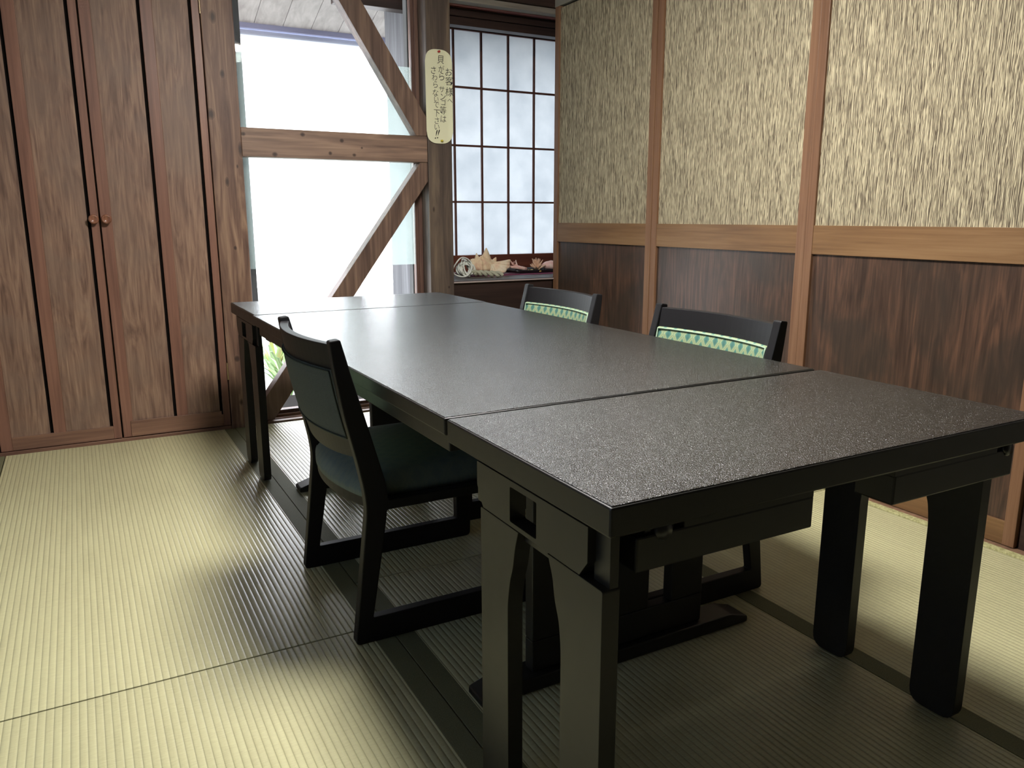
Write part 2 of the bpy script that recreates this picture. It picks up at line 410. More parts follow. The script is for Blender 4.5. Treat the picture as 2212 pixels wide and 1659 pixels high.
# timber posts, beam and braces (wall structure)
struct(box('trim_6', 'post', None, (.580, .716, YB-.006, 4.05, -.055, ZC), .003))
struct(box('trim_7', 'dark_post', None, (1.641, 1.776, YB-.006, 4.05, -.055, ZC), .003))
struct(box('trim_8', 'beam', None, (.717, 1.640, YB, 3.99, 1.276, 1.406), .003))
def quad(name, pix, y0, y1, mat):
    pts = [on_y(px, py, YB) for px, py in pix]
    pts = [(p.x, p.z) for p in pts]
    return pts
def brace(name, L, R, clampz, mat):
    # L, R = two pixel points on left and right edges of the face at y=YB ; extended to z range
    def at(pq, z):
        a, b = (on_y(*q, YB) for q in pq); t = (z-a.z)/(b.z-a.z); return a.x+(b.x-a.x)*t
    z0, z1 = clampz
    pts = [(at(L, z0), z0), (at(R, z0), z0), (at(R, z1), z1), (at(L, z1), z1)]
    return pts
def clip_x(pts, xmax, xmin):
    def half(ps, f):
        out = []
        for i in range(len(ps)):
            a, b = ps[i], ps[(i+1) % len(ps)]; fa, fb = f(a), f(b)
            if fa >= 0: out.append(a)
            if fa*fb < 0:
                t = fa/(fa-fb); out.append((a[0]+(b[0]-a[0])*t, a[1]+(b[1]-a[1])*t))
        return out
    return half(half(pts, lambda p: xmax-p[0]), lambda p: p[0]-xmin)
up = clip_x(brace('u', ((732, 0), (899, 292)), ((780, 0), (900, 215)), (1.407, 2.3), None), 1.640, .717)
lo = clip_x(brace('l', ((907, 353), (627, 779)), ((928, 387), (643, 829)), (.012, 1.275), None), 1.640, .717)
for i, ps in enumerate((up, lo)):
    struct(MB().prism(ps, lambda u, v: (u, YB+.002, v), lambda u, v: (u, YB+.075, v)).build('trim_%d' % (9+i), 'brace', None, .002))
# big window behind the braces
win = struct(MB().box(.717, .735, 4.0, 4.045, .02, 2.3).box(1.618, 1.640, 4.0, 4.045, .02, 2.3).box(.735, 1.618, 4.0, 4.045, 2.26, 2.3).box(.735, 1.618, 4.0, 4.045, .02, .036).build('window_1', 'sash', None, .002))
MB().box(1.600, 1.6175, 4.004, 4.036, .036, 2.26).build('sash_stile', 'sash', win, .001)
box('glass_pane', 'glass', win, (.735, 1.6, 4.018, 4.022, .036, 2.26), 0)
box('frosted_film', 'film', win, (.735, 1.6, 4.0145, 4.0155, .752, 1.752), 0)
struct(MB().box(.717, 1.640, YB-.01, 3.935, -.055, .006).box(.717, 1.640, 3.935, 3.955, -.055, -.012).box(.717, 1.640, 3.955, 3.98, -.055, .006).box(.717, 1.640, 3.98, 4.06, -.055, .018).build('trim_11', 'sill', None, .0015))
# niche with papered lattice window
YN = 4.60
struct(box('trim_12', 'dark_wood', None, (1.777, 2.428, 3.955, 3.985, -.055, .640), .002))
struct(MB().box(1.777, 2.95, 3.945, YN-.02, .640, .656).build('trim_13', 'dark_wood', None, .002))
struct(MB().box(1.777, 2.428, 3.937, 3.945, .646, .653).build('trim_14', plain('pale_edge_strip', (176, 160, 156), .5), None, .001))
struct(box('wall_niche', 'pink', None, (1.777, 2.95, 4.16, 4.20, 2.10, ZC), 0))
gp = wood('grey_post_wood', ((70,72,76), (92,94,98), (112,114,118)), 'Z', 40, 8, .8, seed=17)
struct(MB().box(1.70, 1.776, 4.05, YN+.05, -.2, ZC).box(2.95, 3.0, 3.95, YN+.05, -.055, ZC+.03).box(2.475, 3.0, 3.92, 3.962, -.055, ZC+.03).build('wall_niche_side', gp))
struct(box('wall_niche_low', 'dark_wood', None, (1.777, 2.95, YN+.005, YN+.05, -.055, .655), 0))
struct(MB().box(1.777, 2.95, YN, YN+.04, 2.105, ZC).build('wall_niche_top', 'dark_wood'))
struct(MB().box(1.777, 2.95, 3.96, YN+.05, ZC, ZC+.03).build('ceiling_niche', 'dark_wood'))
struct(MB().box(1.777, 2.95, 3.97, 4.03, 2.09, 2.118).build('trim_15', wood('grey_beam_wood', ((104,96,88), (130,122,112), (150,142,132)), 'X', 60, 14, .6, seed=15), None, .002))
struct(box('trim_16', 'dark_wood', None, (1.777, 2.95, 3.955, 4.03, 2.12, ZC), .002))
struct(MB().box(1.777, 2.95, 4.125, 4.20, 2.058, 2.099).box(1.777, 2.95, 4.135, 4.20, 2.014, 2.056).build('trim_17', 'dark_wood', None, .002))
w2 = struct(MB().box(1.80, 2.95, YN-.012, YN+.018, .657, .762).box(1.80, 2.95, YN-.012, YN+.018, 2.10, 2.104).box(1.80, 1.84, YN-.012, YN+.018, .762, 2.10).build('window_2', 'red_wood', None, .002))
box('paper_pane', 'paper', w2, (1.84, 2.95, YN+.004, YN+.0055, .76, 2.104), 0)
for i in range(-1, 5):
    x = 2.108+.1875*i
    if x > 1.85: box('vertical_bar', 'kumiko', w2, (x-.006, x+.006, YN-.011, YN+.003, .762, 2.10), .0008)
for z in (1.093, 1.433, 1.775): box('cross_bar', 'kumiko', w2, (1.84, 2.95, YN-.010, YN+.0035, z-.006, z+.006), .0008)
# papered sliding doors (right wall)
def slide(name, y0, y1, x, sl, sr, bottom=.004):
    """y0<y1 ; sl = stile width at y1 (far), sr = stile width at y0 (near)"""
    d = box(name, 'stile', None, (x, x+.028, y0+.001, y0+sr, bottom, 2.12), .0015); struct(d)
    box('door_stile', 'stile', d, (x, x+.028, y1-sl, y1-.001, bottom, 2.12), .0015)
    box('middle_rail', 'rail', d, (x+.002, x+.027, y0+sr, y1-sl, .862, .968), .0012)
    box('bottom_rail', 'rail', d, (x+.002, x+.027, y0+sr, y1-sl, bottom, .078), .0012)
    box('paper_panel', 'wallpaper', d, (x+.010, x+.022, y0+sr, y1-sl, .968, 2.11), 0)
    box('wood_panel', 'wainscot', d, (x+.012, x+.022, y0+sr, y1-sl, .078, .862), 0)
slide('door_1', 3.061, 3.952, XR, .042, .040)
slide('door_2', 2.133, 3.060, XR+.002, .040, .042)
slide('door_3', 1.243, 2.132, XR-.001, .037, .037)
struct(box('trim_18', 'dark', None, (XR+.03, XR+.05, 1.22, 3.95, 0, 2.12), 0))
struct(box('trim_19', 'dark_wood', None, (XR+.012, XR+.045, .40, 1.238, .0, 2.12), .003))
struct(MB().box(XR+.004, XR+.012, 1.195, 1.203, .02, .30).build('trim_20', 'chrome', None, .002))
# ------------------------------------------------------------------ outside
struct(box('ground_outside', plain('pale_paving', (140, 142, 138), .9), None, (-3, 6, 4.07, 14, -.25, -.2), 0))
eave = thing('eave', 'pale boarded eave soffit with bluish fascia above the bright window', 'eave', (1.2, 4.1, 2.4))
def sof(y): return 2.40-(y-4.1)*.335
boards = wood('weathered_soffit', ((158,154,152), (180,177,175), (196,193,191)), 'Y', 30, 8, .8, seed=16, dist=2)
m = MB()
for i in range(-7, 12):
    x0 = i*.165
    m.prism([(4.08, sof(4.08)), (5.0, sof(5.0)), (5.0, sof(5.0)+.02), (4.08, sof(4.08)+.02)],
            lambda u, v, x0=x0: (x0, u-4.1, v-2.4), lambda u, v, x0=x0: (x0+.161, u-4.1, v-2.4))
m.build('soffit_boards', boards, eave)
box('soffit_backing', plain('grey_backing', (120,118,116), .9), eave, (-1.2, 2.0, -.02, .9, -.02+.06, .08), 0)
fm = plain('blue_grey_fascia', (158, 164, 196), .7)
box('fascia', fm, eave, (-1.3, 2.1, .90, .93, -.33-.0, -.27+.0), 0)
box('gutter', plain('pale_gutter', (190, 200, 220), .5), eave, (-1.3, 2.1, .93, 1.02, -.362, -.325), .01)
dk = wood('weathered_dark_wood', ((56,58,58), (76,78,78), (98,98,96)), 'Z', 40, 8, .8, seed=18)
tag(box('outdoor_post', dk, None, (.60, .775, 4.07, 4.11, -.2, 2.38), .003), 'weathered grey jamb post just outside the left side of the bright window', 'post')
tag(box('outdoor_post', dk, None, (1.605, 1.74, 4.07, 4.12, -.2, 2.38), .003), 'dark grey jamb post just outside the right side of the bright window', 'post')
tag(box('outdoor_beam', 'dark_wood', None, (1.30, 1.80, 4.28, 4.36, 2.09, 2.19), .003), 'short dark beam under the eave behind the upper diagonal brace', 'beam')
# plants
leafm = [plain('leaf_green', (120, 160, 90), .6), plain('leaf_pale', (170, 196, 150), .6), plain('leaf_yellow', (178, 180, 116), .6)]
def plant(x, y, s, label, mi):
    th = thing('garden_plant', label, 'plant', (x, y, -.2), 0, None)
    for k in range(2):
        m = MB()
        for i in range(16):
            a = random.uniform(0, 2*PI); h = s*random.uniform(.5, 1.0); sp = s*random.uniform(.15, .5)
            pts = []
            for j in range(6):
                t = j/5; pts.append(Vector((math.cos(a)*sp*t**1.4, math.sin(a)*sp*t**1.4, h*(t-.35*t*t*t))))
            wv = Vector((-math.sin(a), math.cos(a), 0))*s*.022
            prev = None
            for j, p in enumerate(pts):
                wd = wv*(math.sin(PI*min(1, .25+.75*j/5))+.02)
                cur = (m.bm.verts.new(p-wd), m.bm.verts.new(p+Vector((0,0,.002))), m.bm.verts.new(p+wd))
                if prev:
                    m.bm.faces.new((prev[0], prev[1], cur[1], cur[0])); m.bm.faces.new((prev[1], prev[2], cur[2], cur[1]))
                prev = cur
        m.build('leaves' if k == 0 else 'pale_leaves', leafm[(mi+k) % 3], th)
plant(1.12, 5.1, .62, 'green grassy plant outside, seen under the left end of the table', 0)
plant(1.20, 5.85, .66, 'pale grassy plant farther out behind the green one', 1)
plant(1.42, 6.5, .62, 'yellow tipped plant outside, farthest from the window of the three', 2)
# ------------------------------------------------------------------ tables
TZ = .65
X0, X1 = .546, 1.500
def side_table(y0, label, far=False):
    W = X1-X0; D = .497
    th = thing('folding_table', label, 'table', (X0, y0, 0), 0, 'narrow black tables at both ends of the long table')
    top = box('tabletop', 'lacquer', th, (0, W, 0, D, .607, .6488), .0035)
    box('top_surface', 'top', top, (.003, W-.003, .003, D-.003, .6475, TZ), .001)
    def yz(x, sh=0): return lambda u, v, w: Vector((x+w, u+sh, v))
    for s in (0, 1):
        xc = .014 if s == 0 else W-.034
        sh = 0 if s == 0 else .052      # the right leg frame sits a little farther back
        outer = [(.049, .6065), (.049, .556), (.058, .545), (.068, .532), (.376-.022, .532), (.376-.012, .543), (.376, .566), (.376, .6065)]
        hole = fillet([(.182, .540), (.182, .596), (.262, .596), (.262, .540)], .003)
        sp = profile('side_panel', [outer, hole], yz(xc, sh), .014, 'lacquer', th, .0006)
        # legs with ogee brackets at the top inner edge
        lo = [(.014, .002), (.112, .002), (.112, .40), (.118, .44), (.130, .468), (.136, .50), (.150, .5305), (.014, .5305)]
        hi = [(.364, .002), (.364, .5305), (.236, .5305), (.246, .50), (.252, .468), (.262, .44), (.270, .40), (.270, .002)]
        lo = fillet(lo, [.03, .03, .03, .01, .01, .01, 0, .004]); hi = fillet(hi, [.03, .004, 0, .01, .01, .01, .03, .03])
        for lp in (lo, hi):
            lg = profile('leg', [lp], yz(xc, sh), .0138, 'lacquer', th, .0008)
            a_ = (.016, .052) if lp is lo else (.376, .404)
            xa = (.013, .027) if s == 0 else (W-.047, W-.033)
            box('leg_stub', 'lacquer', lg, (xa[0], xa[1], a_[0]+sh if lp is lo else .374+sh, (a_[1]+sh) if lp is lo else .40+sh, .528, .6065), .001)
        # thin tie between the leg tops, behind the panel
        box('leg_tie', 'lacquer', th, (xc-.010 if s else xc-.0, xc+.0 if s else xc+.010, .145+sh, .242+sh, .512, .5315), .001)
        # rails with folding hinges
        bx0, bx1 = (.054, .384) if s == 0 else (W-.384, W-.054)
        for yb in (.016, D-.090):
            rl = box('folding_rail', 'lacquer', th, (bx0, bx1, yb, yb+.074, .542, .592), .003)
            box('rail_spacer', 'lacquer', rl, ((bx0+.08) if s == 0 else bx0, bx1 if s == 0 else bx1-.05, yb+.001, yb+.07, .590, .607), .001)
            kx = bx0+.045 if s == 0 else bx1-.02
            MB().lathe([(.002, 0), (.012, .001), (.015, .006), (.014, .012), (.006, .018), (.002, .019)], (kx, yb-.004, .594), 'Y', 16).build('hinge_knob', 'knobm', rl, 0, True)
            MB().box(kx-.028, kx+.022, yb+.006, yb+.012, .588, .607).build('hinge_plate', 'knobm', rl, .002)
    return th
side_table(.746, 'narrow black folding table nearest the camera, closing the near end')
side_table(2.975, 'narrow black folding table at the far end against the bright window')
# middle table with trestle feet
mt = thing('dining_table', 'long black middle table on trestle feet between the two narrow tables', 'table', (X0, 1.252, 0), math.radians(.25))
W, D = X1-X0, 1.712
top = box('tabletop', 'lacquer', mt, (0, W, 0, D, .616, .6488), .0035)
box('top_surface', 'top', top, (.003, W-.003, .003, D-.003, .6475, TZ), .001)
for (a, b, c, d) in ((.018, .042, .02, D-.02), (W-.042, W-.018, .02, D-.02), (.042, W-.042, .02, .044), (.042, W-.042, D-.044, D-.02)):
    box('apron', 'lacquer', mt, (a, b, c, d, .578, .6155), .003)
def trestle(yc):
    ox = .0
    for (a, b) in ((.228, .320), (.391, .541), (.609, .704)):
        box('trestle_post', 'lacquer', mt, (a, b, yc-.016, yc+.016, .108, .577), .003)
    box('trestle_rail', 'lacquer', mt, (.228, .704, yc-.016, yc+.016, .036, .1075), .003)
    box('trestle_head', 'lacquer', mt, (.10, .86, yc-.022, yc+.022, .5775, .6155), .003)
    pts = fillet([(.098, .002), (.846, .002), (.846, .018), (.79, .0355), (.154, .0355), (.098, .018)], [.004, .004, .006, .01, .01, .006])
    profile('skid_foot', [pts], lambda u, v, w: Vector((u, yc-w, v)), .034, 'lacquer', mt, .003)
trestle(.090); trestle(1.585)
# ------------------------------------------------------------------ chairs
WC = .505
def make_chair(label, loc, rz):
    """local: x = depth (0 rear .. .53 front), y = -W/2..W/2"""
    th = thing('dining_chair', label, 'chair', (loc[0], loc[1], .0006), rz, 'low black dining chairs with green upholstery')
    h = .0135
    outer = [(0, .0), (.53, .0), (.532, .06), (.532, .352), (.30, .352), (.093, .352), (.089, .394), (.058, .508), (.022, .638), (-.004, .738), (-.029, .735),
             (-.020, .662), (-.002, .554), (.021, .458), (.036, .38), (.040, .333), (.034, .28)]
    outer = fillet(outer, [.012, .014, .004, .006, 0, .004, .02, .02, .03, .006, .006, .03, .03, .03, .03, .03, .03], 4)
    inner = fillet([(.046, .062), (.083, .28), (.090, .327), (.484, .327), (.484, .064)], .004, 3)
    for s in (-1, 1):
        yc = s*(WC/2-h)
        profile('side_frame', [outer, inner], lambda u, v, w: Vector((u, yc-w, v)), h, 'chair_wood', th, .0025)
    yi = WC/2-2*h-.0003
    # curved back: centre line of post at height z, bulging to the rear in the middle
    cl = [(.44, .047), (.50, .030), (.55, .017), (.60, .006), (.65, -.003), (.70, -.011), (.74, -.018)]
    def cx(z):
        for (z0, a), (z1, b) in zip(cl, cl[1:]):
            if z <= z1: return a+(b-a)*(z-z0)/(z1-z0)
        return cl[-1][1]
    def bulge(y): return -.036*(1-(y/yi)**2)
    def shell(name, z0, z1, t0, t1, mat, parent, ym=yi, puff=0, nz=6, ny=20, zarc=0):
        m = MB(); g = {}
        for side, t in ((0, t0), (1, t1)):
            for i in range(ny+1):
                y = -ym+2*ym*i/ny
                for j in range(nz+1):
                    zz0 = z0 - zarc*(1-(y/yi)**2)
                    z = zz0+(z1-zz0)*j/nz
                    e = min(1, min(i, ny-i)/2, min(j, nz-j)/1.5)
                    pf = puff*(1-(1-e)**2)*(1 if side else -1)
                    g[side, i, j] = m.bm.verts.new((cx(z)+bulge(y)+t+pf, y, z))
        for i in range(ny):
            for j in range(nz):
                for sd in (0, 1):
                    m.bm.faces.new([g[sd, a, b] for a, b in ((i, j), (i+1, j), (i+1, j+1), (i, j+1))])
        for i in range(ny):
            for j in (0, nz): m.bm.faces.new([g[0, i, j], g[0, i+1, j], g[1, i+1, j], g[1, i, j]])
        for j in range(nz):
            for i in (0, ny): m.bm.faces.new([g[0, i, j], g[0, i, j+1], g[1, i, j+1], g[1, i, j]])
        return m.build(name, mat, parent, 0, True) if False else m.build(name, mat, parent, .002)
    shell('back_rail', .666, .726, -.011, .011, 'chair_wood', th)
    shell('back_rail', .455, .510, -.010, .010, 'chair_wood', th, zarc=.012)
    up_ = shell('upholstered_back', .500, .668, .002, .016, 'fabric', th, yi-.002, .004, 8)
    bk = shell('rear_cover', .498, .668, -.015, .002, 'plain_fabric', th, yi-.002, .002, 8)
    for ob, off, mat in ((up_, .019, 'piping'), (bk, -.017, 'piping_dark')):
        pts = []
        ys = [(-yi+.006)+(2*yi-.012)*k/24 for k in range(25)]
        for y in ys: pts.append((cx(.666)+bulge(y)+off, y, .664))
        for k in range(1, 9): z = .664-(.160)*k/8; pts.append((cx(z)+bulge(ys[-1])+off, ys[-1], z))
        for y in ys[::-1][1:]: pts.append((cx(.504)+bulge(y)+off, y, .504))
        for k in range(1, 8): z = .504+(.160)*k/8; pts.append((cx(z)+bulge(ys[0])+off, ys[0], z))
        MB().tube(pts, .0027 if mat == 'piping' else .0022, 6, True).build('piping', mat, ob, 0, True)
    # seat
    def sx0(y): return .052-.042*(1-(y/yi)**2)
    m = MB(); ny, nx = 24, 20; lay = []
    def zt(i, j):
        u = j/nx; v = abs(2*i/ny-1)
        e = max(0, 1-(abs(2*u-1))**7)*max(0, 1-v**9)
        return .368+.044*e**.45+.012*(1-v**2)*(1-(2*u-1)**2)
    for b in (0, 1):
        gr = []
        for i in range(ny+1):
            row = []
            for j in range(nx+1):
                y = -yi+2*yi*i/ny; x0 = sx0(y); x1 = .528
                row.append(m.bm.verts.new((x0+(x1-x0)*j/nx, y, zt(i, j) if b else .352)))
            gr.append(row)
        lay.append(gr)
    for gr in lay:
        for i in range(ny):
            for j in range(nx): m.bm.faces.new((gr[i][j], gr[i+1][j], gr[i+1][j+1], gr[i][j+1]))
    A, B = lay
    for i in range(ny):
        for j in (0, nx): m.bm.faces.new((A[i][j], A[i+1][j], B[i+1][j], B[i][j]))
    for j in range(nx):
        for i in (0, ny): m.bm.faces.new((A[i][j], A[i][j+1], B[i][j+1], B[i][j]))
    st = m.build('seat', 'seat_fabric', th, 0, True)
    m = MB()
    bot = [(sx0(-yi+2*yi*i/16)+.004, -yi+2*yi*i/16) for i in range(17)] + [(.524, yi), (.524, -yi)]
    m.prism(bot, lambda u, v: (u, v, .326), lambda u, v: (u, v, .3515))
    m.build('seat_base', 'chair_wood', th, .002)
    return th
make_chair('black dining chair pushed in at the left side, its plain grey-green back to the camera', (.490, 1.925, 0), 0)
c0 = [o for o in COL.objects if o.name == 'dining_chair'][0]
for (lab, x, y) in (('right-hand side chair nearer the camera, bright green back above the table edge', 1.566, 1.685),
                    ('right-hand side chair farther off, dull green back near the lattice window', 1.566, 2.512)):
    c = dup(c0); c.location = (x, y, .0006); c.rotation_euler = (0, 0, PI); c['label'] = lab
# ------------------------------------------------------------------ notice on the post
nt = thing('paper_notice', 'cream round-ended paper notice handwritten in black, pinned to the dark post', 'notice', (1.704, YB-.009, 1.60))
def nl(px, py):
    p = on_y(px, py, YB-.012); return p.x-1.704, p.z-1.60
hw, z0, z1 = .072, -.228, .229
pts = fillet([(-hw, z0), (hw, z0), (hw, z1), (-hw, z1)], .062, 8)
m = MB()
def bend(u, v): return -.004-.010*max(0, abs(u)-.03)/.042*(1 if u > 0 else .3)*0 - (.010*max(0, (u-.045)/.027)**2)
n = 28; cols = []
for i in range(n+1):
    u = -hw+2*hw*i/n
    # vertical extent at u
    zs = []
    for k in range(len(pts)):
        a, b = pts[k], pts[(k+1) % len(pts)]
        if (a[0]-u)*(b[0]-u) <= 0 and abs(a[0]-b[0]) > 1e-9:
            zs.append(a[1]+(b[1]-a[1])*(u-a[0])/(b[0]-a[0]))
    lo_, hi_ = (min(zs), max(zs)) if zs else (z0+.06, z1-.06)
    if i in (0, n): lo_, hi_ = z0+.06, z1-.06
    f = (m.bm.verts.new((u, bend(u, 0), lo_)), m.bm.verts.new((u, bend(u, 0), hi_)), m.bm.verts.new((u, bend(u, 0)+.0008, hi_)), m.bm.verts.new((u, bend(u, 0)+.0008, lo_)))
    cols.append(f)
for a, b in zip(cols, cols[1:]):
    for k in range(4): m.bm.faces.new((a[k], a[(k+1) % 4], b[(k+1) % 4], b[k]))
m.bm.faces.new(cols[0]); m.bm.faces.new(cols[-1])
m.build('paper_sheet', plain('cream_paper', (222, 220, 186), .8, .2), nt)
K = 6.915
def C(x, y): return 880+x/K, 90+y/K
chars = [('貝',495,270,15,0), ('が',505,408,13,0), ('ら',512,520,14,0), ('サ',512,712,12,0), ('ン',530,825,12,0), ('ゴ',540,905,12,0), ('等',530,1025,15,0), ('は',537,1155,13,0),
         ('さ',387,425,13,0), ('わ',405,535,12,0), ('ら',418,640,12,0), ('な',418,765,13,0), ('い',430,862,10,0), ('で',432,942,12,0), ('下',437,1068,14,0), ('さ',440,1180,12,0), ('い',440,1275,11,0),
         ('!',430,1385,17,.28), ('!',462,1380,17,.28), ('お',612,455,14,0), ('客',618,590,16,0), ('様',622,750,17,0), ('へ',630,885,10,0)]
bmw = bmesh.new()
for ch, x, y, sz, sh in chars:
    cu = bpy.data.curves.new('t', 'FONT'); cu.body = ch; cu.size = 1; cu.align_x = 'CENTER'; cu.align_y = 'CENTER'; cu.offset = -.006
    o = bpy.data.objects.new('t', cu); COL.objects.link(o)
    me = bpy.data.meshes.new_from_object(o.evaluated_get(bpy.context.evaluated_depsgraph_get()))
    bpy.data.objects.remove(o); bpy.data.curves.remove(cu)
    if not len(me.vertices): continue
    xs = [v.co.x for v in me.vertices]; ys = [v.co.y for v in me.vertices]
    cx_, cy_ = (min(xs)+max(xs))/2, (min(ys)+max(ys))/2; ext = max(max(xs)-min(xs), max(ys)-min(ys))
    u0, v0 = nl(*C(x, y)); s_ = sz*.00262/ext
    for v in me.vertices:
        a = (v.co.x-cx_)*s_*.92; b = (v.co.y-cy_)*s_; a += b*sh if sh else b*.08
        u = u0+a; v.co = (u, bend(u, 0)-.0007, v0+b)
    bmw.from_mesh(me); bpy.data.meshes.remove(me)
me = bpy.data.meshes.new('handwriting'); bmw.to_mesh(me); bmw.free()
link('handwriting', me, plain('black_ink', (22, 20, 22), .6, .2), nt)
for (px, py, c, nm) in ((462, 150, (176, 40, 40), 'red'), (508, 1482, (206, 190, 60), 'yellow')):
    u, v = nl(*C(px, py))
    p = MB().lathe([(.0015, -.004), (.0055, -.005), (.0055, -.007), (.0028, -.009), (.0028, -.014), (.0048, -.016), (.0048, -.018), (.001, -.0185)], (u, 0, v), 'Y', 14).build('push_pin', plain(nm+'_pin', c, .35), nt, 0, True)
    p['label'] = nm + ' push pin'
# ------------------------------------------------------------------ things on the niche shelf
ZS = .6565
feltm = plain('pink_felt', (150, 84, 112), .9, .1)
tag(box('felt_mat', feltm, None, (2.03, 2.66, 4.20, 4.52, ZS, ZS+.003), .001), 'pink felt mat under the shell and tray on the niche shelf', 'mat')
tag(box('felt_board', plain('maroon_board', (92, 40, 62), .6), None, (2.04, 2.36, 4.215, 4.47, ZS+.0034, ZS+.0075), .002), 'thin maroon board under the big spiked shell', 'board')
# conch shell : spiral body with spikes, flared lip with ribs
def shellmat(name, a, b, c):
    t = NT(name); n = t.noise(t.coord((16, 16, 16)), 1, 5, .6, 1); return t.set(t.ramp(n, [(.32, a), (.5, b), (.68, c)]), .55, .35, t.bump(n, .3, .004))
cm = shellmat('conch_cream', (222, 180, 152), (238, 212, 174), (246, 232, 204))
conch = thing('conch_shell', 'large cream conch shell with a tall point on the niche shelf', 'shell', (2.185, 4.34, ZS+.008))
def sheet(rows, name, mat, parent, th=.004):
    m = MB(); g = [[m.bm.verts.new(p) for p in r] for r in rows]
    for i in range(len(g)-1):
        for j in range(len(g[0])-1): m.bm.faces.new((g[i][j], g[i][j+1], g[i+1][j+1], g[i+1][j]))
    o = m.build(name, mat, parent, 0, True)
    s = o.modifiers.new('solid', 'SOLIDIFY'); s.thickness = th; s.offset = 0
    s = o.modifiers.new('sub', 'SUBSURF'); s.levels = 1; s.render_levels = 1
    return o
# body whorl: tapering bulk lying along x, axis from spire (left) to canal (right)
m = MB(); rings = []
NP = 30; NS = 40
for i in range(NP+1):
    t = i/NP; x = -.120+.235*t
    r = .056*math.sin(PI*min(1, (.10+.9*t)**.75))**.8+.004
    r *= (.55+.45*min(1, t/.35)) if t < .35 else 1
    if t < .42: r *= 1+.10*math.cos(t*2*PI*7)
    ring = []
    for k in range(NS):
        a = 2*PI*k/NS
        ridge = 1+.05*math.cos(9*a)*(1 if t > .2 else .4)
        ring.append(m.bm.verts.new((x, .9*r*ridge*math.cos(a), max(0.001, .050+ r*ridge*math.sin(a)*.95-.012*t))))
    rings.append(ring)
for a, b in zip(rings, rings[1:]):
    for k in range(NS): m.bm.faces.new((a[k], a[(k+1) % NS], b[(k+1) % NS], b[k]))
m.bm.faces.new(rings[0][::-1]); m.bm.faces.new(rings[-1])
m.build('body_whorl', cm, conch, 0, True)
def cone(p0, p1, r0, r1=.002): 
    return [Vector(p0).lerp(Vector(p1), t) for t in (0, .25, .5, .75, 1)], r0, (lambda t: (1-t)**.8*(1-r1/r0)+r1/r0)
m = MB()
for (p0, p1, r) in (((.005, 0, .07), (.004, -.005, .152), .036), ((-.055, 0, .07), (-.062, -.004, .122), .020), ((-.085, -.01, .06), (-.105, -.012, .088), .014),
                    ((-.10, -.01, .045), (-.128, -.015, .058), .012), ((-.03, -.02, .085), (-.034, -.03, .112), .013),
                    ((.06, 0, .07), (.072, -.004, .094), .016)):
    pts, rr, rf = cone(p0, p1, r); m.tube(pts, rr, 12, False, rf)
m.build('spike', cm, conch, 0, True)
rows = []
for i in range(27):
    t = i/26; ang = -2.0+2.25*t
    row = []
    for j in range(6):
        q = j/5; rad = .012+.100*q*(1+.05*math.sin(t*PI*9))
        row.append((.022+rad*math.cos(ang)*.98, -.040-.042*math.sin(q*PI*.6)+.004*math.cos(t*PI*16)*q, max(.001+.002*q, .066+rad*math.sin(ang)*.68)))
    rows.append(row)
sheet(rows, 'flared_lip', shellmat('conch_lip', (232, 184, 160), (240, 214, 180), (246, 234, 208)), conch, .005)
# twisted cord hank and cable
hank = thing('cord_hank', 'hank of white cable with a twisted cord end beside the dark post', 'cord', (1.985, 4.20, ZS))
cordm = plain('off_white_cord', (226, 226, 208), .7); cordg = plain('grey_white_cable', (226, 228, 218), .5)
m = MB()
for k in range(13):
    a0 = random.uniform(0, PI); rr = random.uniform(.035, .052); tilt = random.uniform(-.7, .7); off_ = random.uniform(-.010, .010); pts = []
    for i in range(40):
        a = 2*PI*i/40
        v = Vector((math.cos(a)*rr, math.sin(a)*rr*.35, math.sin(a+.3)*rr*.75))
        v.rotate(Matrix.Rotation(tilt, 3, 'Y')); v.rotate(Matrix.Rotation(a0*.6-.6, 3, 'Z')); pts.append(v+Vector((off_, .006*math.sin(3*a), .046)))
    mz = min(p.z for p in pts)
    if mz < .006: pts = [p+Vector((0, 0, .006-mz)) for p in pts]
    m.tube(pts, .0048, 8, True)
m.build('cable_coil', cordg, hank, 0, True)
m = MB(); pts = [(-.035+.058*math.sin(2*PI*i/40)*(1+.15*math.sin(4*PI*i/40)), -.035+.012*math.sin(4*PI*i/40), .060+.055*math.cos(2*PI*i/40)) for i in range(40)]
m.tube(pts, .0042, 8, True).build('loose_loop', cordg, hank, 0, True)
for ph in (0, PI):
    m = MB(); pts = []
    for i in range(70):
        t = i/69; a = t*2*PI*2.6+ph
        pts.append((.030+.150*t, -.045+.009*math.cos(a)-.075*t*t, .026+.009*math.sin(a)-.009*t))
    m.tube(pts, .0095, 10)
    o = m.build('twisted_cord', None, hank, 0, True)
    tt = NT('ribbed_cord'); co = tt.sep(tt.coord()); wv = tt.math('SINE', tt.math('MULTIPLY', tt.math('ADD', co[0], tt.math('MULTIPLY', co[2], .8)), 1500))
    tt.set(tt.ramp(wv, [(.2, (176, 174, 148)), (.8, (226, 224, 200))]), .8, .2, tt.bump(wv, .6, .002)); o.data.materials.append(tt.m)
